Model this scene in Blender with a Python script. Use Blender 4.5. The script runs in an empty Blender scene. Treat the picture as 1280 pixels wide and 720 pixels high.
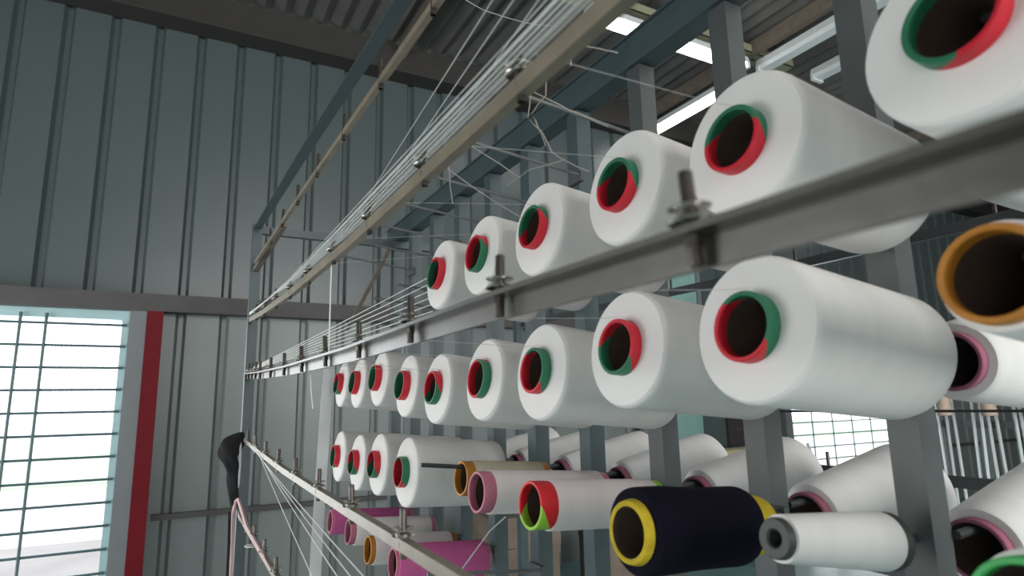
import bpy, math, random
from mathutils import Vector, Matrix
random.seed(7)
C = bpy.context.scene.collection
R = math.radians
H = 1.12                       # camera height above the floor
# ------------------------------------------------------------------ camera
FPX, YAW, PITCH, ROLL = 780.0, 28.8, 10.6, -1.2
def cam_basis():
    y, p, r = R(YAW), R(PITCH), R(ROLL)
    f = Vector((math.sin(y)*math.cos(p), math.cos(y)*math.cos(p), math.sin(p)))
    rt = Vector((math.cos(y), -math.sin(y), 0)); up = rt.cross(f)
    return f, rt*math.cos(r)+up*math.sin(r), up*math.cos(r)-rt*math.sin(r)
cf, cr, cu = cam_basis()
cam = bpy.data.cameras.new('camera'); cam.sensor_width = 36; cam.lens = 36*FPX/1280
cam.clip_start = 0.01; cam.clip_end = 300
co = bpy.data.objects.new('camera', cam); C.objects.link(co)
m = Matrix((cr, cu, -cf)).transposed().to_4x4(); m.translation = Vector((0, 0, H)); co.matrix_world = m
bpy.context.scene.camera = co
cam.dof.use_dof = True; cam.dof.focus_distance = 1.5; cam.dof.aperture_fstop = 5.6
# ------------------------------------------------------------------ light
w = bpy.data.worlds.new('sky'); bpy.context.scene.world = w; w.use_nodes = True
bg = w.node_tree.nodes['Background']; bg.inputs[0].default_value = (.93, .98, 1, 1); bg.inputs[1].default_value = 1.9
def area(name, loc, rot, sx, sy, watt, col):
    l = bpy.data.lights.new(name, 'AREA'); l.shape = 'RECTANGLE'; l.size = sx; l.size_y = sy; l.energy = watt; l.color = col
    o = bpy.data.objects.new(name, l); C.objects.link(o); o.location = loc; o.rotation_euler = rot
    return o
# daylight through the openings of the left wall, the tall opening behind and the two barred windows of the back wall
area('fill_side_light', (-2.52, 2.3, H-.15), (0, R(-90), 0), 1.5, 2.2, 30, (1, .97, .95))
area('fill_side_light', (-2.52, -2.1, H-.15), (0, R(-90), 0), 1.5, 2.4, 7, (1, .97, .95))
area('fill_rear_light', (1.6, -4.15, H+.75), (R(90), 0, 0), 3.6, 2.6, 175, (1, .975, .945))
area('daylight_barred_window', (-.95, 4.3, H-.2), (R(-90), 0, 0), 1.3, 1.4, 14, (.95, .98, 1))
area('daylight_barred_window', (5.9, 4.3, H-.2), (R(-90), 0, 0), 1.5, 1.4, 40, (.95, .98, 1))
vs = bpy.context.scene.view_settings
vs.view_transform = 'Standard'; vs.look = 'None'; vs.gamma = 1; vs.use_curve_mapping = False; vs.exposure = 0.58

# ------------------------------------------------------------------ helpers
def W(x, y, z): return Vector((x, y, z+H))
def ray(px, py): return cf + cr*((px-640)/FPX) + cu*((360-py)/FPX)
def onX(px, py, X): d = ray(px, py); return W(*(d*(X/d.x)))
def onY(px, py, Y): d = ray(px, py); return W(*(d*(Y/d.y)))
def onZ(px, py, Z): d = ray(px, py); return W(*(d*(Z/d.z)))
class MB:
    def __init__(s): s.v = []; s.f = []; s.m = []
    def add(s, vs, fs, mi=0):
        b = len(s.v); s.v += [tuple(v) for v in vs]; s.f += [tuple(i+b for i in f) for f in fs]; s.m += [mi]*len(fs); return s
    def box(s, a, b, mi=0):
        x0, y0, z0 = [min(p, q) for p, q in zip(a, b)]; x1, y1, z1 = [max(p, q) for p, q in zip(a, b)]
        return s.add([(x0,y0,z0),(x1,y0,z0),(x1,y1,z0),(x0,y1,z0),(x0,y0,z1),(x1,y0,z1),(x1,y1,z1),(x0,y1,z1)],
                     [(0,3,2,1),(4,5,6,7),(0,1,5,4),(1,2,6,5),(2,3,7,6),(3,0,4,7)], mi)
    def sweep(s, pts, sec, mi=0, up=Vector((0,0,1)), cap=True):
        """sweep a closed 2-D section (side, up) along a polyline"""
        pts = [Vector(p) for p in pts]; n = len(sec); vs = []; fs = []
        for i, p in enumerate(pts):
            t = (pts[min(i+1, len(pts)-1)]-pts[max(i-1, 0)]).normalized()
            u = up if abs(t.dot(up)) < .95 else Vector((0, 1, 0))
            sd = t.cross(u).normalized(); uu = sd.cross(t)
            vs += [p+sd*a+uu*b for a, b in sec]
        for i in range(len(pts)-1):
            for k in range(n):
                k2 = (k+1) % n; fs.append((i*n+k, i*n+k2, (i+1)*n+k2, (i+1)*n+k))
        if cap: fs.append(tuple(reversed(range(n)))); fs.append(tuple((len(pts)-1)*n+k for k in range(n)))
        return s.add(vs, fs, mi)
    def tube(s, pts, r, n=8, mi=0): return s.sweep(pts, [(r*math.cos(2*math.pi*k/n), r*math.sin(2*math.pi*k/n)) for k in range(n)], mi)
    def bar(s, a, b, wd, ht, mi=0): return s.sweep([a, b], [(-wd/2,-ht/2),(wd/2,-ht/2),(wd/2,ht/2),(-wd/2,ht/2)], mi)
    def lathe(s, prof, n=40, axis='x', mats=None, closed=True, wob=None):
        """revolve (along, radius) points; mats: material index per profile segment"""
        vs = []; k = len(prof)
        for j in range(n):
            a = 2*math.pi*j/n
            for q, (h, r) in enumerate(prof):
                rr = r*(wob(h, a) if wob else 1)
                c_, s_ = rr*math.cos(a), rr*math.sin(a)
                vs.append((h, c_, s_) if axis == 'x' else (c_, s_, h))
        seg = range(k) if closed else range(k-1)
        b = len(s.v); s.v += vs
        for j in range(n):
            j2 = (j+1) % n
            for i in seg:
                i2 = (i+1) % k
                f = (b+j*k+i, b+j*k+i2, b+j2*k+i2, b+j2*k+i)
                s.f.append(f if axis == 'x' else f[::-1]); s.m.append(mats[i] if mats else 0)
        return s
    def mesh(s, name, mats, smooth=False):
        me = bpy.data.meshes.new(name); me.from_pydata(s.v, [], s.f)
        for mt in (mats if isinstance(mats, (list, tuple)) else [mats]): me.materials.append(mt)
        me.polygons.foreach_set('material_index', s.m)
        if smooth:
            me.polygons.foreach_set('use_smooth', [True]*len(s.f)); me.set_sharp_from_angle(angle=R(42))
        me.update(); return me
    def build(s, name, mats, parent=None, smooth=False): return link(name, s.mesh(name, mats, smooth), parent)
def link(name, me, parent=None, loc=None, rot=None):
    o = bpy.data.objects.new(name, me); C.objects.link(o); o.parent = parent
    if loc is not None: o.location = loc
    if rot is not None: o.rotation_euler = rot
    return o
def tag(o, label=None, cat=None, group=None, kind=None):
    for k, v in (('label', label), ('category', cat), ('group', group), ('kind', kind)):
        if v: o[k] = v
    return o
def thing(name, label, cat, loc=(0, 0, 0), rot=(0, 0, 0), group=None): return tag(link(name, None, None, loc, rot), label, cat, group)
def struct(o): o['kind'] = 'structure'; return o

# ------------------------------------------------------------------ materials
def mat(name, col, rough=.5, metal=0, var=.0, vscale=8, bump=0, bscale=60, spec=.5, emit=None, estr=0, col2=None, stretch=(1,1,1), trans=0, sheen=0):
    mt = bpy.data.materials.new(name); mt.use_nodes = True; nt = mt.node_tree; N = nt.nodes; b = N['Principled BSDF']
    b.inputs['Base Color'].default_value = (*col, 1); b.inputs['Roughness'].default_value = rough; b.inputs['Metallic'].default_value = metal
    b.inputs['Specular IOR Level'].default_value = spec
    if trans: b.inputs['Transmission Weight'].default_value = trans
    if sheen: b.inputs['Sheen Weight'].default_value = sheen
    if emit: b.inputs['Emission Color'].default_value = (*emit, 1); b.inputs['Emission Strength'].default_value = estr
    if var or bump:
        tc = N.new('ShaderNodeTexCoord'); mp = N.new('ShaderNodeMapping'); mp.inputs['Scale'].default_value = stretch
        nt.links.new(tc.outputs['Object'], mp.inputs[0])
    if var:
        n = N.new('ShaderNodeTexNoise'); n.inputs['Scale'].default_value = vscale; n.inputs['Detail'].default_value = 5
        nt.links.new(mp.outputs[0], n.inputs['Vector'])
        rp = N.new('ShaderNodeValToRGB'); rp.color_ramp.elements[0].position = .3; rp.color_ramp.elements[1].position = .7
        c2 = col2 or tuple(c*(1-var) for c in col)
        rp.color_ramp.elements[0].color = (*c2, 1); rp.color_ramp.elements[1].color = (*col, 1)
        nt.links.new(n.outputs[0], rp.inputs[0]); nt.links.new(rp.outputs[0], b.inputs['Base Color'])
    if bump:
        n2 = N.new('ShaderNodeTexNoise'); n2.inputs['Scale'].default_value = bscale; n2.inputs['Detail'].default_value = 3
        nt.links.new(mp.outputs[0], n2.inputs['Vector'])
        bp = N.new('ShaderNodeBump'); bp.inputs['Strength'].default_value = bump; bp.inputs['Distance'].default_value = .004
        nt.links.new(n2.outputs[0], bp.inputs['Height']); nt.links.new(bp.outputs[0], b.inputs['Normal'])
    return mt
def yarn_mat(name, col, rough=.75, col2=None):
    """wound yarn: fine crossing winding lines around the axis"""
    mt = mat(name, col, rough, var=.05, vscale=9, spec=.12, col2=col2, stretch=(5, 1, 1)); nt = mt.node_tree; N = nt.nodes
    tc = N.new('ShaderNodeTexCoord'); wv = N.new('ShaderNodeTexWave'); wv.bands_direction = 'X'; wv.wave_profile = 'SIN'
    wv.inputs['Scale'].default_value = 190; wv.inputs['Distortion'].default_value = 2.5; wv.inputs['Detail Scale'].default_value = .4
    bp = N.new('ShaderNodeBump'); bp.inputs['Strength'].default_value = .10; bp.inputs['Distance'].default_value = .002
    nt.links.new(tc.outputs['Object'], wv.inputs['Vector']); nt.links.new(wv.outputs['Fac'], bp.inputs['Height'])
    nt.links.new(bp.outputs[0], N['Principled BSDF'].inputs['Normal']); return mt
def spiral_mat(name, c1, c2, twist=5.0, share=.5):
    """paper tube wrapped in two colours along a spiral"""
    mt = mat(name, c1, .45, spec=.4); nt = mt.node_tree; N = nt.nodes; L = nt.links
    tc = N.new('ShaderNodeTexCoord'); sp = N.new('ShaderNodeSeparateXYZ'); L.new(tc.outputs['Object'], sp.inputs[0])
    at = N.new('ShaderNodeMath'); at.operation = 'ARCTAN2'; L.new(sp.outputs[1], at.inputs[0]); L.new(sp.outputs[2], at.inputs[1])
    dv = N.new('ShaderNodeMath'); dv.operation = 'DIVIDE'; dv.inputs[1].default_value = 2*math.pi; L.new(at.outputs[0], dv.inputs[0])
    ml = N.new('ShaderNodeMath'); ml.operation = 'MULTIPLY_ADD'; ml.inputs[1].default_value = twist; L.new(sp.outputs[0], ml.inputs[0]); L.new(dv.outputs[0], ml.inputs[2])
    fr = N.new('ShaderNodeMath'); fr.operation = 'FRACT'; L.new(ml.outputs[0], fr.inputs[0])
    gt = N.new('ShaderNodeMath'); gt.operation = 'GREATER_THAN'; gt.inputs[1].default_value = share; L.new(fr.outputs[0], gt.inputs[0])
    mx = N.new('ShaderNodeMix'); mx.data_type = 'RGBA'; L.new(gt.outputs[0], mx.inputs[0])
    mx.inputs[6].default_value = (*c1, 1); mx.inputs[7].default_value = (*c2, 1)
    L.new(mx.outputs[2], N['Principled BSDF'].inputs['Base Color']); return mt
M = dict(
    wall=mat('painted_sheet_steel', (.082, .105, .107), .30, var=.10, vscale=2.5, spec=.5, bump=.05, bscale=4),
    wall2=mat('lightened_sheet_steel', (.185, .213, .208), .36, var=.10, vscale=2.5, bump=.05, bscale=4),  # lighter base, standing in for low light on the lower wall sheets
    roof=mat('galvanised_roof_sheet', (.13, .126, .12), .6, metal=.1, var=.25, vscale=5),
    roofbeam=mat('dark_brown_steel', (.036, .033, .030), .6, var=.2),
    girt=mat('grey_brown_steel', (.075, .069, .069), .6, var=.2),
    red=mat('red_painted_post', (.15, .002, .008), .55, var=.15, spec=.2),
    frame=mat('grey_window_frame', (.17, .18, .19), .5, var=.1),
    reveal=mat('turquoise_window_frame', (.38, .56, .58), .45, var=.1),
    doorpaint=mat('turquoise_door_paint', (.24, .41, .385), .45, var=.1),
    bars=mat('dark_teal_bar', (.07, .115, .125), .5),
    floor=mat('turquoise_floor', (.17, .30, .30), .55, var=.2, vscale=1.5),
    outside=mat('pale_concrete_ground', (.72, .71, .70), .9, var=.1, vscale=.8),
    apron=mat('grey_concrete_apron', (.36, .335, .34), .9, var=.25, vscale=1.2),
    grass=mat('dry_grass', (.50, .62, .46), .95, var=.2, vscale=2),
    steel=mat('blue_grey_paint', (.055, .083, .092), .42, var=.22, vscale=14, spec=.45, bump=.05, bscale=40),
    steel2=mat('grey_paint_post', (.078, .087, .088), .45, var=.25, vscale=12, spec=.45),
    rail=mat('dusty_beige_rail', (.27, .225, .165), .40, var=.3, vscale=25, bump=.06, bscale=80, metal=.1, spec=.7),
    darkrail=mat('shaded_dark_rail', (.055, .048, .036), .34, var=.3, vscale=25, bump=.05, bscale=80, spec=.9),  # darker base than the other rails, stands in for shade near the camera
    peg=mat('dark_steel_peg', (.10, .085, .075), .35, metal=.6, var=.3, vscale=90),
    disc=mat('chrome_disc', (.62, .6, .57), .22, metal=1),
    pin=mat('dark_rod', (.055, .06, .062), .45, metal=.4),
    barerod=mat('grey_bare_rod', (.16, .17, .17), .5, metal=.3),
    brown=mat('rusty_brown_brace', (.19, .155, .125), .7, var=.3, vscale=20),
    white=yarn_mat('white_yarn', (.84, .815, .795), .9),
    offwhite=yarn_mat('pinkish_white_yarn', (.88, .78, .765), .85),
    grey=yarn_mat('pale_grey_yarn', (.82, .81, .795), .9),
    cream=yarn_mat('cream_yarn', (.62, .55, .42), .75),
    magenta=yarn_mat('magenta_yarn', (.62, .13, .33), .7),
    navy=yarn_mat('navy_yarn', (.006, .005, .013), .9),
    rg=spiral_mat('red_green_paper_tube', (.62, .018, .035), (.022, .17, .085), 7, .56),
    rl=spiral_mat('red_lime_paper_tube', (.70, .02, .03), (.33, .62, .06), 7, .58),
    pink=mat('pink_paper_tube', (.55, .17, .25), .5, var=.1),
    plum=mat('plum_paper_tube', (.33, .10, .16), .55, var=.15),
    orange=mat('orange_paper_tube', (.56, .22, .025), .5, var=.2, vscale=20),
    yellow=mat('yellow_felt_tube', (.68, .50, .02), .8, var=.25, vscale=60, bump=.4, bscale=200),
    green=mat('green_paper_tube', (.05, .42, .10), .5, var=.1),
    graycore=mat('grey_plastic_core', (.045, .047, .048), .5),
    card=mat('brown_cardboard_inner', (.075, .045, .032), .9, var=.2, vscale=30),
    rim=mat('pale_cut_edge', (.60, .50, .44), .8),
    thread=mat('white_thread', (.80, .80, .78), .8),
    gthread=mat('grey_thread', (.42, .43, .43), .8),
    lint=mat('grey_lint', (.36, .34, .31), .95),
    cloth=mat('black_cloth', (.012, .012, .014), .95, bump=.4, bscale=40),
    strip=mat('white_plastic_strip', (.72, .74, .74), .5, var=.1, vscale=12),
    pinkcord=mat('pale_pink_cord', (.66, .46, .46), .85),
    lampon=mat('lit_fluorescent_tube', (.9, .9, .9), .4, emit=(1, .99, .97), estr=7),
    lampbox=mat('white_enamel_batten', (.72, .76, .76), .4),
    tray=mat('olive_cable_tray', (.30, .30, .20), .6, var=.25, vscale=10),
    darkbox=mat('dark_brown_louvre', (.045, .038, .042), .6, var=.3),
    wood=mat('pale_yellow_board', (.60, .55, .34), .7, var=.15),
    carton=mat('brown_carton', (.20, .16, .125), .85, var=.3, vscale=8),
    pvc=mat('clear_pvc', (.80, .86, .86), .2, trans=.3, var=.05),
    tan=yarn_mat('tan_yarn', (.52, .40, .33), .8),
    yellowbox=mat('yellow_box', (.75, .50, .05), .6),
    pinkbox=mat('pink_box', (.65, .12, .2), .6),
)

# ------------------------------------------------------------------ setting
XL, XR, YB, YF = -2.45, 10.5, -4.0, 4.0
ZF, ZR = -H, 2.52
struct(MB().box(W(XL-.2, YB-.2, ZF-.12), W(XR+.2, YF+.06, ZF)).build('floor', M['floor']))
struct(MB().box(W(-30, YF+.08, ZF-.2), W(30, 60, ZF-.06)).build('ground_outside', M['outside']))
struct(MB().box(W(-30, YF+.09, ZF-.059), W(30, 7.3, ZF-.04)).build('apron_outside', M['apron']))
tag(MB().box(W(-30, 13, ZF-.06), W(30, 26, ZF-.02)).build('grass_strip', M['grass']), 'pale sunlit grass strip outside the barred window', 'grass', kind='stuff')
# ribbed back wall, one sheet module per rib
MODW = .226
def panel_mesh(h, mk='wall'):
    prof = [(0, 0), (.016, .030), (.040, .030), (.056, 0), (MODW, 0)]
    n = len(prof); vs = []
    for z in (0, h):
        vs += [(x, y, z) for x, y in prof]+[(x, y+.003, z) for x, y in prof]
    b = 2*n; fs = []
    for i in range(n-1):
        fs += [(i, i+1, b+i+1, b+i), (n+i+1, n+i, b+n+i, b+n+i+1), (i, n+i, n+i+1, i+1), (b+i, b+i+1, b+n+i+1, b+n+i)]
    fs += [(0, b, b+n, n), (n-1, 2*n-1, b+2*n-1, b+n-1)]
    return MB().add(vs, fs).mesh('wall_panel', M[mk])
ZG = .59
wall = struct(link('wall_back', None, None, W(0, YF, 0)))
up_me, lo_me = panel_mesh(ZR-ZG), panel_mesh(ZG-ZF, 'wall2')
WX0, WX1, WIN2 = -1.75, -.20, (5.02, 6.75)
k0 = -8
for k in range(k0, 50):
    x = -.665+MODW*k
    if x > XR-.05: break
    link('wall_panel', up_me, wall, (x, 0, ZG))
    if not (x < WX1-.02 and x+MODW > WX0+.1) and not (x+MODW > WIN2[0]+.02 and x < WIN2[1]-.02):
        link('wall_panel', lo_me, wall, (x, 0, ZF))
struct(MB().box(W(XL, 3.90, .545), W(XR, 3.985, .64)).build('trim_1', M['girt']))
struct(MB().box(W(-.03, 3.955, -.565), W(5, 3.98, -.535)).box(W(6.8, 3.955, -.565), W(XR, 3.98, -.535)).build('trim_2', M['girt']))
struct(MB().box(W(XL, 3.86, 2.30), W(XR, 3.98, 2.50)).box(W(XL, 3.84, 2.29), W(XR, 4.0, 2.305)).build('trim_3', M['roofbeam']))
struct(MB().box(W(-.125, 3.90, ZF), W(-.047, 3.975, .545)).build('trim_4', M['red']))
struct(MB().box(W(-.205, 3.915, ZF), W(-.126, 4.0, .545)).build('trim_5', M['frame']))
def window(name, x0, x1, ztop, zbot, xs, dz, zs):
    wn = struct(link(name, None, None, W(x0, YF, zbot)))
    def ch(nm, a, b, mt):
        o = MB().box(a, b).build(nm, mt); o.parent = wn; o.location = -W(x0, YF, zbot); return o
    ch('window_jamb', W(x1-.035, 3.95, zbot), W(x1, 4.05, ztop-.0505), M['reveal'])
    ch('window_jamb', W(x0, 3.95, zbot), W(x0+.035, 4.05, ztop-.0505), M['reveal'])
    ch('window_head', W(x0, 3.95, ztop-.05), W(x1, 4.05, ztop), M['reveal'])
    ch('window_sill', W(x0, 3.93, zbot-.05), W(x1, 4.07, zbot), M['reveal'])
    z = zs
    while z > zbot:
        o = MB().tube([W(x0+.01, 3.94, z), W(x1-.01, 3.94, z)], .0075, 6).build('window_bar', M['bars'], smooth=True); o.parent = wn; o.location = -W(x0, YF, zbot); z -= dz
    for x in xs:
        o = MB().tube([W(x, 3.932, zbot), W(x, 3.932, ztop-.03)], .0075, 6).build('window_upright', M['bars'], smooth=True); o.parent = wn; o.location = -W(x0, YF, zbot)
    return wn
window('window_1', WX0, -.205, .545, -1.0, [-.571, -.678, -1.25, -1.36], .114, .464)
window('window_2', WIN2[0], WIN2[1], .545, -.95, [5.06+.3*i for i in range(1, 6)], .114, .464)
struct(MB().box(W(WX0, 3.96, ZF), W(-.205, 4.04, -1.05)).build('wall_under_window', M['wall']))
struct(MB().box(W(WIN2[0], 3.96, ZF), W(WIN2[1], 4.04, -1.0)).build('wall_under_window', M['wall']))
struct(MB().box(W(4.93, 3.88, ZF), W(5.02, 3.99, .545)).build('trim_6', M['frame']))
d1 = struct(link('door_1', None, None, W(3.30, 3.86, ZF)))
MB().box((0, 0, 0), (.62, .03, 2.35)).build('door_leaf', M['doorpaint'], d1)
for x in (-.05, .625): MB().box((x, -.01, 0), (x+.045, .035, 2.4)).build('door_frame', M['frame'], d1)
for z in (.25, 1.3): MB().box((.09, -.008, z), (.53, -.0005, z+.85)).build('door_panel', M['doorpaint'], d1)
MB().tube([(.56, -.03, 1.02), (.56, -.03, 1.14)], .008, 8).box((.553, -.03, 1.03), (.567, -.0005, 1.045)).box((.553, -.03, 1.115), (.567, -.0005, 1.13)).build('door_handle', M['disc'], d1)
# left, right and rear walls with openings added for the fill lights
wl = MB()
for y0, y1, z0, z1 in ((YB, YF, ZF, -.9), (YB, YF, .6, ZR), (YB, -3.3, -.9, .6), (-.9, 1.2, -.9, .6), (3.4, YF, -.9, .6)):
    wl.box(W(XL-.08, y0, z0), W(XL, y1, z1))
struct(wl.build('wall_left', M['wall']))
struct(MB().box(W(XR, YB, ZF), W(XR+.08, YF, ZR)).build('wall_right', M['wall']))
struct(MB().box(W(XL, YB-.08, ZF), W(-.2, YB, ZR)).box(W(3.4, YB-.08, ZF), W(XR, YB, ZR)).box(W(-.2, YB-.08, 2.1), W(3.4, YB, ZR)).box(W(-.2, YB-.08, ZF), W(3.4, YB, -.6)).build('wall_front', M['wall']))
# corrugated roof: sheets of eight corrugations side by side
PER = .12
vs, fs = [], []
nx = 8*6
for i in range(nx+1):
    x = i*PER/6; z = .024*math.cos(2*math.pi*i/6)
    for y in (YB-.1, YF+.1): vs += [(x, y, z), (x, y, z+.004)]
for i in range(nx):
    a, b = 4*i, 4*i+4
    fs += [(a, a+2, b+2, b), (a+1, b+1, b+3, a+3)]
roofmesh = MB().add(vs, fs).mesh('roof_sheet', M['roof'], True)
ceil = struct(link('ceiling', None, None, W(0, 0, ZR+.03)))
for k in range(14): link('roof_sheet', roofmesh, ceil, (XL+.96*k, 0, 0))
for i, x in enumerate((1.25, 3.46, 6.1)):
    struct(MB().box(W(x, YB, 2.40), W(x+.05, YF, 2.50)).build('trim_%d' % (7+i), M['brown']))

# ------------------------------------------------------------------ ceiling fittings
def batten(label, a, b, lit, wd=.11, top=2.50):
    a, b = Vector(a), Vector(b); d = (b-a).normalized(); sd = Vector((-d.y, d.x, 0))
    t = thing('fluorescent_lamp', label, 'lamp', a, group='ceiling fluorescent lamps'); L = (b-a).length
    rot = math.atan2(d.y, d.x); t.rotation_euler = (0, 0, rot)
    MB().sweep([(0, 0, .02), (L, 0, .02)], [(-wd/2, 0), (wd/2, 0), (wd*.38, .05), (-wd*.38, .05)]).build('housing', M['lampbox'], t)
    MB().sweep([(.025, 0, .0), (L-.025, 0, .0)], [(-wd*.36, -.008), (wd*.36, -.008), (wd*.46, .019), (-wd*.46, .019)]).build('diffuser', M['lampon'] if lit else M['lampbox'], t)
    for x in (.012, L-.012): MB().box((x-.012, -wd*.5, -.02), (x+.012, wd*.5, .022)).build('tube_holder', M['lampbox'], t)
    for x in (.2, L-.2): MB().tube([(x, 0, .06), (x, 0, top-a.z+H)], .004, 6).build('hanger', M['pin'], t)
batten('brightly lit fluorescent batten crossing behind the thick blue beam', W(2.08, 2.75, 2.30), W(3.42, 2.75, 2.30), True, top=2.408)
batten('lit fluorescent batten under the brown purlin, running towards the back wall', W(3.56, 3.0, 2.30), W(3.56, 3.88, 2.30), True)
batten('unlit white fluorescent batten beside the grey post at upper right', W(3.56, 1.75, 2.30), W(3.56, 2.72, 2.30), False)
batten('short stretch of white batten just above the big white spool at upper right', W(4.02, 1.6, 2.30), W(4.02, 2.62, 2.30), False)
for i, (x, y, tx) in enumerate(((.1, .15, 'straight above the creel'), (.9, -1.1, 'above the creel behind the camera'), (1.6, -2.6, 'near the added opening behind the camera'), (4.6, .9, 'over the distant creel'), (7.0, 2.2, 'near the second barred window'))):
    batten('added fill batten out of view, '+tx, W(x, y, 2.30), W(x+1.25, y, 2.30), True)  # unseen battens added to brighten the spool tops and right background
t = thing('cable_tray', 'olive yellow cable tray above the lit batten', 'cable tray', W(1.3, 2.70, 2.41))
MB().box((0, 0, 0), (2.6, .13, .006)).build('tray_floor', M['tray'], t)
for y in (0, .126): MB().box((0, y, 0), (2.6, y+.006, .06)).build('tray_side', M['tray'], t)
for i in range(13):
    MB().box((.12+.19*i, .05, -.004), (.17+.19*i, .075, -.0005)).build('slot', M['roofbeam'], t)
for i in range(3): MB().tube([(.3+i, .065, .006), (.3+i, .065, .10)], .006, 6).build('hanger', M['pin'], t)

# ------------------------------------------------------------------ creel frame
creel = thing('creel_frame', 'blue grey steel creel frame of posts and pins carrying the spools', 'creel', W(.80, 1.2, ZF))
OFF = -W(.80, 1.2, ZF)
def cpart(name, mb, mt, smooth=False):
    o = mb.build(name, mt, creel, smooth); o.location = OFF; return o
PX = .80
def postY(k): return .23+.2215*k          # k = 0..9
def colY(k): return .217+.2165*k
for k in range(-7, 11):
    y = postY(k)
    cpart('post', MB().box(W(PX-.019, y-.019, ZF), W(PX+.019, y+.019, .665)), M['steel2'] if k < 4 else M['steel'])
# top beam: rectangular section with a lip
cpart('top_beam', MB().box(W(PX-.024, -1.5, .669), W(PX+.024, 2.5, .730)).box(W(PX-.030, -1.5, .7305), W(PX+.030, 2.5, .735)), M['steel'])
cpart('end_post', MB().box(W(.235, 2.385, ZF), W(.268, 2.418, .675)), M['steel'])
cpart('end_post', MB().box(W(1.33, 2.385, ZF), W(1.363, 2.418, .675)), M['steel'])
cpart('end_post', MB().box(W(.235, -1.37, ZF), W(.268, -1.337, .675)), M['steel'])
cpart('cross_bar', MB().box(W(.269, -1.367, .640), W(.78, -1.342, .668)), M['steel'])
cpart('cross_bar', MB().box(W(.269, 2.39, .640), W(1.329, 2.415, .668)), M['steel'])
cpart('brace', MB().bar(W(.775, 2.44, .66), W(.60, 2.44, .30), .03, .012), M['brown'])
cpart('brace', MB().bar(W(.252, 2.378, .50), W(.30, 2.1, .60), .02, .012), M['brown'])
cpart('top_rail', MB().sweep([W(.25, 2.40, .672), W(.268, 1.6, .668), W(.300, .6, .660), W(.33, -.4, .655), W(.34, -1.33, .655)], [(-.013,-.016),(.013,-.016),(.013,-.012),(-.009,-.012),(-.009,.016),(-.013,.016)]), M['steel'])
TILT = R(6.0); ta = math.tan(TILT)
ROWZ = dict(T=.505, A=.285, B=.066, D=-.154, E=-.366)
def pin_mesh(tip_x): return tip_x
def front_pin(y, z, tip, r=.0045):        # z: axis height at X = .5
    zp = lambda x: z-(x-.5)*ta+.024
    cpart('spool_pin', MB().tube([W(tip, y, zp(tip)), W(PX-.019, y, zp(PX-.019))], r, 8), M['pin'] if r > .004 else M['barerod'], True)
def back_pin(y, z, tip=1.08):
    zp = lambda x: z+(x-PX)*.06+.022
    cpart('spool_pin', MB().tube([W(PX+.019, y, zp(PX)), W(tip, y, zp(tip))], .0055, 8), M['pin'], True)

# ------------------------------------------------------------------ spools
def tube_mesh(name, L, r, mt, th=.0052, deep=.014, round_=False, thin_rim=None):
    ri = r-th
    e = .0012
    if round_:
        prof = [(0, ri+th*.3), (-.002, ri+th*.6), (0, r), (.012, r+.003), (.03, r+.003), (.034, r-.001), (L-.034, r-.001), (L-.03, r+.003), (L-.012, r+.003), (L, r), (L, ri), (deep, ri)]
        mats = [0]*9+[0, 1, 1]
    else:
        prof = [(e, ri), (0, ri+e), (0, r-e), (e, r), (L-e, r), (L, r-e), (L, ri), (deep, ri)]
        mats = [0, 0 if thin_rim is None else 2, 0, 0, 2, 2, 1, 0]
    return MB().lathe(prof, 40, mats=mats).mesh(name, [mt, M['card'], M['rim']], True)
def yarn_mesh(name, x0, x1, r0, r1, ri, mt, sh=.014, wob=None, flat=False):
    if flat:
        prof = [(x0, ri), (x0, r0-.001), (x0+.002, r0), (x1-.002, r1), (x1, r1-.001), (x1, ri)]
    else:
        d0 = r0-ri; d1 = r1-ri
        prof = [(x0, ri), (x0+.001, ri+d0*.5), (x0+sh*.14, ri+d0*.90), (x0+sh*.34, ri+d0*.965), (x0+sh*.60, ri+d0*.992), (x0+sh, r0)]
        for i in range(1, 5): prof.append((x0+sh+(x1-x0-2*sh)*i/5, r0+(r1-r0)*i/5))
        prof += [(x1-sh, r1), (x1-sh*.5, ri+d1*.95), (x1-sh*.2, ri+d1*.8), (x1, ri+d1*.45), (x1, ri)]
    return MB().lathe(prof, 48, wob=wob).mesh(name, mt, True)
TR = .0362
GRP = 'yarn spools on the creel'
tube_rg = tube_mesh('tube', .272, TR, M['rg'])
tube_far = tube_mesh('tube', .285, TR, M['rg'], th=.0036, deep=.03, thin_rim=1)
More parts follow.
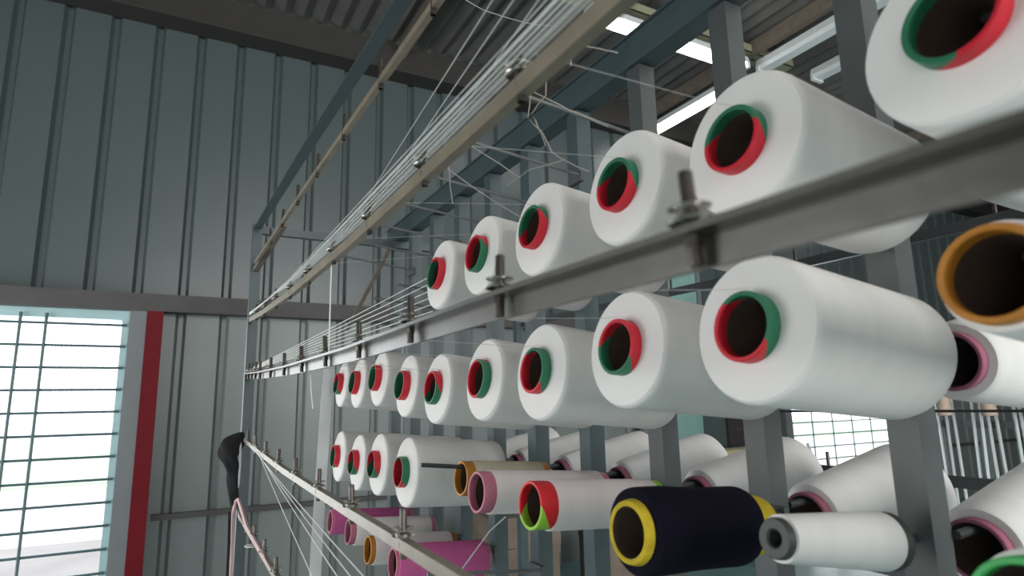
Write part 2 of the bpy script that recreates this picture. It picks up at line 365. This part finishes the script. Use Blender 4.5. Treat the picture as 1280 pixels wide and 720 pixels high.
def spool(label, y, z, roll, kind, x=.5, tilt=6.0, yaw=0, R0=.078, R1=.075):
    t = thing('yarn_spool', label, 'yarn spool', W(x, y, z-(x-.5)*ta), (0, R(tilt), R(yaw)), group=GRP)
    if kind == 'rg':
        link('tube', tube_rg, t, rot=(R(roll), 0, 0))
        link('yarn', yarn_mesh('yarn', .015, .258, R0, R1, TR, M['white']), t)
    elif kind == 'rg_far':
        link('tube', tube_far, t, rot=(R(roll), 0, 0))
        link('yarn', yarn_mesh('yarn', .018, .262, R0, R1, TR, M['white'], sh=.012), t)
    else:
        tm, ym, L, exp, rr, inner = kind
        if tm == 'yellow':
            link('tube', tube_mesh('tube', L, TR, M['yellow'], th=.009, round_=True), t, rot=(R(roll), 0, 0))
            wob = lambda h, a: 1+.03*math.sin(a*2+h*20)+.05*math.exp(-((h-.06)/.03)**2)*max(0, math.sin(a+.5))
            link('yarn', yarn_mesh('yarn', exp, L-.036, rr, rr*.97, TR, M['navy'], sh=.02, wob=wob), t)
        else:
            link('tube', tube_mesh('tube', L, TR, M[tm]), t, rot=(R(roll), 0, 0))
            link('yarn', yarn_mesh('yarn', exp, L-.016, rr, rr, TR, M[ym], flat=True), t)
    return t
ORD = ['nearest', 'second', 'third', 'fourth', 'fifth', 'sixth', 'seventh', 'eighth', 'ninth', 'tenth']
rowA = [(.214, .283, 175, 'green tube with red side, cut by the top edge'), (.429, .271, -85, 'big, green tube with red lower rim'),
        (.627, .286, -80, 'third from the right, green tube with red lower rim'), (.848, .286, -110, 'fourth from the right, red and green tube'),
        (1.064, .290, 45, 'fifth from the right, red tube green inside'), (1.273, .292, 170, 'farthest, mostly red tube')]
for i, (y, z, ro, tx) in enumerate(rowA):
    spool('white top row spool, '+tx, y, z, ro, 'rg', R0=.079, R1=.075)
rowB = [(.436, .073, -40, 'largest, green tube with red lower left'), (.640, .071, 115, 'second largest, red tube green below'),
        (.853, .053, -35, 'third from right, green tube with red lower left'), (1.058, .050, 0, 'fourth from right, green tube standing out'),
        (1.29, .041, 75, 'fifth from right, red over green tube'), (1.50, .054, 180, 'sixth from right, green mouth and red tube'),
        (1.733, .083, 175, 'third from left, red tube sitting high'), (1.955, .079, 170, 'second from left, red tube'), (2.165, .084, 115, 'farthest left, red and green tube')]
for i, (y, z, ro, tx) in enumerate(rowB):
    spool('white spool under the diagonal rail, '+tx, y, z, ro, 'rg' if i < 5 else 'rg_far', R0=.077, R1=.074)
spool('thin white spool with a big orange tube mouth at the right picture edge', .214, .084, 0, ('orange', 'grey', .285, .012, .041, 0))
rowD = [(1.50, -.153, -45, 'with green and red tube, nearest and largest of four'), (1.731, -.151, 95, 'with red tube green below, third from the left'),
        (1.943, -.160, 95, 'with narrow red mouth, second from the left'), (2.180, -.156, 130, 'with red tube, farthest left')]
for y, z, ro, tx in rowD:
    spool('white third row spool '+tx, y, z, ro, 'rg_far', R0=.082, R1=.080, tilt=4)
spool('navy yarn spool with fuzzy yellow tube ends', .632, -.154, 0, ('yellow', 'navy', .225, .009, .052, 0), tilt=3.5)
spool('thin white spool with spiral red and lime green tube', .868, -.152, 85, ('rl', 'offwhite', .25, .030, .0385, 0), tilt=4)
spool('thin pinkish white spool with pink tube left of the lime and red one', 1.06, -.153, 0, ('pink', 'offwhite', .28, .024, .0385, 0), tilt=4)
spool('thin cream spool with orange tube pushed back on its bare rod', 1.275, -.146, 0, ('orange', 'cream', .21, .022, .0375, 0), x=.565, tilt=4)
spool('bright green tube mouth cut off by the bottom right corner', .225, -.142, 0, ('green', 'grey', .26, .02, .040, 0), tilt=4)
spool('magenta yarn spool with pink tube, nearest in the lowest row', 1.532, -.367, 0, ('pink', 'magenta', .25, .006, .044, 0), tilt=4)
spool('thin white spool with orange tube ends in the lowest row', 1.745, -.374, 0, ('orange', 'offwhite', .25, .014, .039, 0), tilt=4)
spool('thin white spool with pink tube in the lowest row', 1.955, -.361, 0, ('pink', 'offwhite', .27, .018, .039, 0), tilt=4)
spool('magenta yarn spool farthest left in the lowest row', 2.19, -.366, 0, ('pink', 'magenta', .28, .006, .040, 0), tilt=4)
# small white cone with a dark plastic core
t = thing('yarn_spool', 'small white thread cone with dark grey core beside the navy spool', 'yarn spool', W(.545, .455, -.137), (0, R(7), R(-2)), group=GRP)
MB().lathe([(0, .008), (-.002, .010), (-.002, .0185), (0, .020), (.012, .0205), (.165, .0275), (.170, .031), (.176, .031), (.178, .028), (.178, .008)], 32).build('core', M['graycore'], t, True)
link('yarn', yarn_mesh('yarn', .006, .166, .0235, .0315, .0195, M['white'], sh=.006), t)
cpart('spool_pin', MB().tube([W(.56, .455, -.137), W(PX-.019, .455, -.165)], .005, 8), M['pin'], True)

# pins of the front side
pins = {'T': range(3, 10), 'A': range(0, 10), 'B': range(0, 10), 'D': range(2, 10), 'E': range(5, 10)}
zz = {('A', i): r[1] for i, r in enumerate(rowA)}
zz.update({('B', i+1): r[1] for i, r in enumerate(rowB)}); zz[('B', 0)] = .084
zz.update({('D', 6): -.153, ('D', 7): -.151, ('D', 8): -.16, ('D', 9): -.156, ('D', 5): -.146})
zz.update({('E', 6): -.367, ('E', 7): -.374, ('E', 8): -.361, ('E', 9): -.366})
yy = {('A', i): r[0] for i, r in enumerate(rowA)}
yy.update({('B', i+1): r[0] for i, r in enumerate(rowB)}); yy[('B', 0)] = .214
yy.update({('D', 2): .632, ('D', 3): .868, ('D', 4): 1.06, ('D', 5): 1.275, ('D', 6): 1.5, ('D', 7): 1.731, ('D', 8): 1.943, ('D', 9): 2.18})
yy.update({('E', 6): 1.532, ('E', 7): 1.745, ('E', 8): 1.955, ('E', 9): 2.19})
for row, ks in pins.items():
    for k in ks:
        y = yy.get((row, k), colY(k)); z = zz.get((row, k), ROWZ[row])
        tip = .56 if (row, k) in yy else .50
        if (row, k) == ('D', 5): tip = .475
        front_pin(y, z, tip, .0045 if (row, k) in yy else .0036)
        ky = min(range(-3, 11), key=lambda q: abs(postY(q)-y))
        if abs(postY(ky)-y) > .019:
            zb = z-(PX-.5)*ta+.024
            cpart('pin_bracket', MB().box(W(PX-.030, min(y, postY(ky))-.008, zb-.012), W(PX-.0195, max(y, postY(ky))+.008, zb+.012)), M['steel2'])

# cones of the far side of the creel, tube mouths towards the camera
def cone(label, y, z, r0=.050, r1=.082, core='plum', L=.27):
    t = thing('yarn_cone', label, 'yarn cone', W(.853, y, z), (0, R(-3.4), 0), group='yarn cones on the far side of the creel')
    ri = .036
    MB().lathe([(.001, ri-.004), (0, ri-.003), (0, ri), (.001, ri+.001), (L+.01, ri+.001), (L+.01, ri-.004)], 36, mats=[0, 0, 0, 0, 0, 1]).build('tube', [M[core], M['card']], t, True)
    MB().lathe([(.014, ri), (.015, r0-.004), (.020, r0), (L*.5, (r0+r1)/2), (L-.012, r1), (L-.004, r1-.006), (L, ri+.02), (L, ri)], 44).build('yarn', M['grey'], t, True)
    back_pin(y, z)
for k, z, tx in ((1, -.182, 'lowest right, beside the bright green tube'), (2, -.176, 'directly behind the small dark cored cone'), (3, -.172, 'above the navy spool'),
                 (4, -.172, 'fourth from the right in the third row'), (5, -.172, 'behind the lime and red tubed spool'), (6, -.172, 'sixth from the right in the third row'), (7, -.172, 'farthest left in the third row')):
    cone('white far side cone with plum tube, '+tx, .428+.226*(k-1), z)
cone('white yarn cone with plum tube behind the largest spool', .425, .042)
cone('white yarn cone with plum tube behind the top right corner spool', .36, .285, r0=.045, r1=.06)

# ------------------------------------------------------------------ guide rails with tension pegs
peg_me = MB().lathe([(-.022, .004), (.030, .004), (.031, .0035), (.031, 0), (-.022, 0)], 12, axis='z', closed=False).mesh('tension_peg', M['peg'], True)
disc_me = MB().lathe([(.0095, 0), (.0095, .003), (.0085, .006), (.0098, .0115), (.0105, .012), (.0104, .0112), (.0093, .005), (.0080, 0)], 24, axis='z', closed=False).mesh('tension_disc', M['disc'], True)
disc2_me = MB().lathe([(.0035, 0), (.0035, .005), (.0045, .009), (.0022, .0125), (.0028, .0128), (.0052, .0095), (.0065, .005), (.0065, 0)], 24, axis='z', closed=False).mesh('tension_disc', M['disc'], True)
nut_me = MB().lathe([(-.011, 0), (-.011, .005), (-.004, .005), (-.004, 0)], 6, axis='z', closed=False).mesh('nut', M['peg'])
def rail(label, pts, ys, sec=(.014, .019), angle=False, mk='rail', discs=True):
    pts = [W(*p) for p in pts]
    t = thing('guide_rail', label, 'rail', pts[-1])
    a, b = sec
    sc = [(-a/2,-b/2),(a/2,-b/2),(a/2,b/2),(-a/2,b/2)]
    if angle: sc = [(a/2-.004,-b/2),(a/2,-b/2),(a/2,b/2),(-a/2,b/2),(-a/2,b/2-.004),(a/2-.004,b/2-.004)]
    o = MB().sweep(pts, sc).build('bar', M[mk], t); o.location = -pts[-1]
    for y in ys:
        for p, q in zip(pts, pts[1:]):
            lo, hi = min(p.y, q.y), max(p.y, q.y)
            if lo <= y <= hi:
                c = p.lerp(q, (y-p.y)/(q.y-p.y))
                pg = link('tension_peg', peg_me, t, c+Vector((-.001, 0, b/2+.001))-pts[-1], (R(random.uniform(-3, 3)), R(random.uniform(-3, 3)), 0))
                if discs: link('tension_disc', disc_me, pg); link('tension_disc', disc2_me, pg); link('nut', nut_me, pg)
PEGY = [.02+.2215*k for k in range(0, 11)]
rail('beige guide rail with pegs and a bundle of threads climbing to the top edge', [(.24, -1.33, .255), (.24, .3, .258), (.24, .95, .258), (.24, 1.5, .268), (.24, 2.0, .290), (.243, 2.383, .316)], [y-.05 for y in PEGY[1:]], sec=(.011, .016))
rail('long diagonal guide rail crossing in front of the white spools', [(.24, -1.33, .070), (.24, .1, .078), (.24, .5, .083), (.24, .95, .081), (.24, 1.5, .088), (.24, 2.0, .102), (.243, 2.383, .118)], [.013+.2215*k for k in range(-1, 11)]+[2.33, 2.12], sec=(.020, .021), angle=True, mk='darkrail')
rail('beige guide rail with dark pegs rising from the bottom edge to the black cloth', [(.24, -1.33, -.165), (.24, .5, -.152), (.24, .95, -.144), (.24, 1.5, -.132), (.24, 2.0, -.112), (.243, 2.383, -.094)], [.03+.2215*k for k in range(3, 11)], sec=(.011, .013))
rail('lowest guide rail with pink cord at bottom left', [(.24, -1.33, -.375), (.24, .9, -.372), (.24, 1.55, -.361), (.243, 2.383, -.345)], [.95+.2*k for k in range(0, 8)], sec=(.011, .013))
rail('upper beige guide rail without spools at top left', [(.300, -1.33, .518), (.290, -.2, .518), (.276, .6, .520), (.258, 1.5, .522), (.248, 2.383, .524)], [.03+.2215*k for k in range(0, 10)], sec=(.009, .012), discs=False)
# far side rails
for lab, z in (('dark far side rail seen under the long diagonal rail', .34), ('dark far side rail with pegs behind the third row cones', -.168), ('dark far side rail near the bottom edge', -.366)):
    pts = [W(1.40, -1.3, z-.01), W(1.40, 1.2, z), W(1.363, 2.383, z+.01)]
    t = thing('guide_rail', lab, 'rail', pts[-1])
    o = MB().sweep(pts, [(-.007,-.011),(.007,-.011),(.007,.011),(-.007,.011)]).build('bar', M['pin'], t); o.location = -pts[-1]
    for k in range(0, 8):
        y = .32+.225*k+(.03 if z > 0 else 0)
        p, q = (pts[0], pts[1]) if y < 1.2 else (pts[1], pts[2])
        link('tension_peg', peg_me, t, p.lerp(q, (y-p.y)/(q.y-p.y))+Vector((0, 0, .012))-pts[-1])
# thin wires strung along the far side
for i, (z0, z1, lab) in enumerate(((-.03, -.03, 'upper'), (-.29, -.34, 'lower'))):
    tag(MB().tube([W(1.36, -1.3, z0), W(1.36, 2.383, z1)], .003, 6).build('tie_wire', M['pin']), lab+' dark tie wire strung along the far side of the creel', 'wire')

# ------------------------------------------------------------------ threads
def thread(label, pts, r=.0007, mt='thread', group=None, sag=0, name='yarn_thread', seg=10):
    P = []
    if len(pts) == 2:
        a, b = Vector(pts[0]), Vector(pts[1])
        for i in range(seg+1):
            u = i/seg; P.append(a.lerp(b, u)-Vector((0, 0, sag*4*u*(1-u))))
    else: P = [Vector(p) for p in pts]
    return tag(MB().tube(P, r, 5).build(name, M[mt], smooth=True), label, 'thread', group)
# bundle lying along the top of rail 1
for i in range(13):
    dx = -.024+.0022*i; dz = .009+.0024*((i*5) % 7)
    thread('white thread in the bundle along the climbing beige rail', [W(.237, 2.37, .332+.0008*i), W(.24+dx*.5, 1.5, .284+dz*.6), W(.24+dx, .95, .262+dz), W(.24+dx, .45, .262+dz), W(.24+dx*1.2, -1.33, .262+dz)], .00045, group='thread bundle on the climbing rail')
# three separate threads rising left of it
ends = [((423, 304), (616, 0)), ((436, 303), (642, 0)), ((520, 218), (672, 2))]
for (a, b), tx in zip(ends, ('leftmost', 'middle', 'rightmost')):
    A, B = onY(*a, 2.25), onX(*b, .26); d = (B-A)
    thread('single thread rising to the top edge left of the thread bundle, '+tx, [A, B+d*.35], .0009, 'gthread', seg=2)
# fan along the long diagonal rail
for i in range(7):
    A = W(.238, 2.37, .136); B = onX(541, 344+9*i, .515+.004*i)
    thread('white thread fanning over the long diagonal rail, %s from the top' % ORD[i].replace('nearest', 'first'), [A, B], .0011, group='thread fan over the long diagonal rail', sag=.002)
# hanging thread between the rails
thread('white thread hanging from the climbing rail down to the long diagonal rail', [onY(415, 308, 1.12), onY(413, 370, 1.11), onY(411, 440, 1.10)], .0012)
# fan below rail 3
for i, bx in enumerate((458, 441, 424, 392)):
    A = onX(313+2*i, 556, .236); B = onX(bx, 722, .22)
    thread('white thread slanting down under the beige rail, %s from the right' % ORD[i].replace('nearest', 'first'), [A, B+(B-A)*.1], .0009, group='four threads under the beige rail', sag=.006)
# thread from each spool to its peg
def feed(y, z, rz, py, lab, k): thread('fine thread to the %s from its %s white spool from the right' % (lab, ORD[k].replace('nearest', 'first')), [W(.515, y, z+.040), W(.488, y, z+.036), W(.245, py, rz)], .0003, 'gthread', group='feed threads to the '+lab)
for k, r in enumerate(rowA[1:]): feed(r[0], r[1], .282, r[0]-.03, 'climbing rail', k+1)
for k, r in enumerate(rowB): feed(r[0], r[1], .098+.002*k, r[0]+.04, 'diagonal rail', k)
thread('slanting grey thread ending under the pink tubed spool', [onX(577, 712, .48), onX(612, 664, .48), onX(632, 646, .48)], .0011, 'gthread')
thread('short white thread end hanging under the far end of the diagonal rail', [onX(388, 468, .24), onX(389, 490, .24), onX(391, 511, .24)], .0009)
thread('loose thread crossing under the ceiling near the top edge', [onY(582, 0, 2.2), onY(605, 13, 2.2), onY(640, 24, 2.2), onY(668, 31, 2.2), onY(690, 32, 2.2)], .0016, 'gthread')
# lint-laden loose ends near the upper rail
lint = [[(684, 98), (682, 120), (665, 142), (672, 158), (682, 182)], [(663, 112), (660, 148), (678, 165), (690, 190)], [(668, 116), (700, 131), (726, 143), (760, 158)], [(724, 55), (745, 60), (760, 64), (772, 66)],
        [(712, 62), (714, 72), (714, 82)], [(574, 176), (590, 182), (625, 205), (650, 222)], [(560, 205), (563, 232), (566, 255)], [(690, 190), (712, 204), (736, 214)], [(560, 212), (600, 240), (652, 272)], [(632, 232), (662, 212), (704, 200)]]
for L, tx in zip(lint, ('forked, upper', 'forked, lower', 'long slanting', 'short beside the lit batten', 'tiny upright', 'slanting over the empty rods', 'hanging over the far spools', 'dangling end', 'long crossing', 'rising crossing')):
    P = []
    for (a, b), (c, d) in zip(L, L[1:]):
        for u in (0, .5): P.append(onX(a+(c-a)*u+random.uniform(-1, 1), b+(d-b)*u+random.uniform(-1, 1), .42))
    P.append(onX(*L[-1], .42))
    thread('dusty lint strand near the creel top, '+tx, P, .0008, 'lint', name='lint_strand')

# ------------------------------------------------------------------ things hanging on the end post
P = [onY(412, 462, 2.28), onY(408, 500, 2.28), onY(404, 560, 2.27), onY(400, 620, 2.28), onY(396, 680, 2.27), onY(392, 760, 2.28)]
mb = MB()
for a, b in ((0, 0),): mb.sweep(P, [(-.019, -.001), (.019, -.001), (.019, .001), (-.019, .001)], up=Vector((0, 1, 0)))
tag(mb.build('plastic_strip', M['strip']), 'white plastic strip hanging beside the far left spools', 'strip')
# black cloth draped over the rail end
t = []
def blob(name, rings, mt, label, cat):
    vs, fs = [], []; n = 14
    for (c, ra, rb) in rings:
        for j in range(n):
            a = 2*math.pi*j/n; q = 1+.22*math.sin(3*a+c.z*70)+.16*random.uniform(-1, 1)
            vs.append(c+Vector((ra*q*math.cos(a), rb*q*math.sin(a), 0)))
    for i in range(len(rings)-1):
        for j in range(n): fs.append((i*n+j, (i+1)*n+j, (i+1)*n+(j+1) % n, i*n+(j+1) % n))
    fs.append(tuple(range(n))); fs.append(tuple(reversed(range((len(rings)-1)*n, len(rings)*n))))
    o = MB().add(vs, fs).build(name, mt, smooth=True); s = o.modifiers.new('smooth', 'SUBSURF'); s.levels = 1; s.render_levels = 2
    return tag(o, label, cat)
yb = 2.34
px_ = .0031
blob('cloth', [(onY(x, y, yb), r*px_, min(r, 8)*px_) for x, y, r in ((302, 540, 2.5), (299, 542, 5), (293, 546, 9.5), (289, 552, 13), (287, 560, 12.5), (285.5, 568, 10.5), (286.5, 574, 9), (290, 580, 7.5), (290.5, 588, 6.5), (291.5, 597, 7), (292, 608, 5.5), (291, 620, 6), (292, 631, 4), (293, 641, 2))],
     M['cloth'], 'black cloth bundle hanging on the end post', 'cloth')
thread('white cord hanging from the black cloth to the lowest rail', [onY(301, 548, 2.33), onY(300, 580, 2.33), onY(298, 605, 2.33), onY(293, 622, 2.33)], .004, 'strip', name='cord')
thread('pale pink cord looped over the lowest rail', [onY(288, 730, 2.33), onY(290, 680, 2.33), onY(291, 645, 2.33), onY(294, 627, 2.33), onY(298, 624, 2.3), onY(303, 640, 2.2), onY(309, 660, 2.05), onY(318, 676, 1.9), onY(332, 700, 1.7), onY(345, 722, 1.55)], .006, 'pinkcord', name='cord')
thread('black cable hanging down the end post', [onY(287, 640, 2.32), onY(286, 680, 2.32), onY(283, 740, 2.32)], .005, 'cloth', name='cable')
t = tag(MB().lathe([(0, .003), (0, .026), (.002, .026), (.002, .003)], 28, axis='z').build('white_disc', M['strip'], smooth=True), 'round white disc lying on a peg of the lowest rail', 'disc'); t.location = onX(318, 684, .241)+Vector((0, 0, .004))

# ------------------------------------------------------------------ background furniture
# louvre cabinet and shelf near the back wall
t = thing('wall_cabinet', 'dark brown wall cabinet with grey side strips seen under the spools', 'cabinet', W(4.05, 3.74, -.36))
MB().box((0, 0, 0), (.34, .2, .62)).build('body', M['darkbox'], t)
for x in (-.16, .345): MB().box((x, .02, 0), (x+.15, .2, .62)).build('side_strip', M['wall'], t)
for z in (.12, .24, .36, .48): MB().box((.07, -.012, z), (.33, -.001, z+.014)).build('slat', M['girt'], t)
t = thing('shelf_board', 'pale yellow shelf board under the dark cabinet', 'shelf', W(3.72, 3.5, -.46))
MB().box((0, 0, 0), (.72, .2, .085)).build('board', M['wood'], t)
MB().box((.30, -.012, .028), (.44, -.001, .062)).build('label_frame', M['plum'], t)
for x in (.05, .64): MB().box((x, .04, -.66), (x+.04, .16, 0)).build('leg', M['girt'], t)
tag(MB().box((0, 0, 0), (.09, .08, .03)).box((.01, .01, .03), (.08, .07, .036)).build('yellow_box', M['yellowbox']), 'small yellow box on the low table', 'box').location = W(3.82, 3.22, -.508)
tag(MB().box((0, 0, 0), (.16, .08, .035)).box((.01, .01, .035), (.15, .07, .041)).build('pink_box', M['pinkbox']), 'small red pink box on the low table', 'box').location = W(4.0, 3.2, -.508)
t = thing('low_table', 'dark low table holding small boxes behind the cones', 'table', W(3.6, 3.1, -.53))
MB().box((0, 0, 0), (.9, .35, .022)).build('table_top', M['girt'], t)
for x in (.02, .84):
    for y in (.02, .29): MB().box((x, y, ZF+.53), (x+.04, y+.04, 0)).build('leg', M['girt'], t)
# stacked cartons and bundles on the floor behind the creel
for x, y, z, a, b, c, rz, tx in ((1.55, 3.15, ZF, .5, .4, .34, 8, 'lowest, below the thin spools'), (1.60, 3.2, ZF+.341, .42, .34, .16, -6, 'topmost, below the thin spools'), (2.2, 3.0, ZF, .42, .36, .40, -12, 'beside the shorter stack')):
    t = thing('carton', 'dusty brown carton on the floor behind the creel, '+tx, 'box', W(x, y, z), (0, 0, R(rz)))
    MB().box((0, 0, 0), (a, b, c)).build('body', M['carton'], t)
    MB().box((-.004, -.004, c*.82), (a+.004, b+.004, c+.004)).build('lid', M['carton'], t)
# second creel far right: posts, rails, clear guide tubes and tan cones
t = thing('creel_frame', 'distant second creel with clear tubes at the right edge', 'creel', W(3.25, 1.6, ZF))
O2 = -W(3.25, 1.6, ZF)
def c2(name, mb, mt, sm=False): o = mb.build(name, mt, t, sm); o.location = O2
for i in range(7):
    y = .62+.18*i; c2('post', MB().box(W(3.25, y-.02, ZF), W(3.29, y+.02, .15)), M['wall2'])
for z in (.12, -.145, -.42): c2('rail', MB().box(W(3.22, .5, z), W(3.249, 1.74, z+.03)), M['wall'] if z == -.145 else M['steel'])
for i in range(26):
    y = .58+.044*i+random.uniform(-.012, .012)
    c2('guide_tube', MB().tube([W(3.19, y, -.6), W(3.19+random.uniform(-.02, .02), y+random.uniform(-.03, .03), .119)], .007, 8), M['pvc'], True)
for i in range(6):
    y = .62+.18*i
    o = tag(MB().lathe([(0, .012), (.002, .032), (.10, .022), (.102, .010)], 20, axis='z').build('yarn_cone', M['tan'], smooth=True), 'small tan yarn cone on the distant creel, %s from the right' % ORD[i].replace('nearest', 'first'), 'yarn cone', 'tan cones on the distant creel'); o.location = W(3.15, y+.1, -.09)
tag(MB().tube([W(4.6, 3.2, ZF+.02), W(4.75, 3.55, ZF+.75)], .014, 8).build('white_pipe', M['strip'], smooth=True), 'white pipe leaning behind the small white cone', 'pipe')
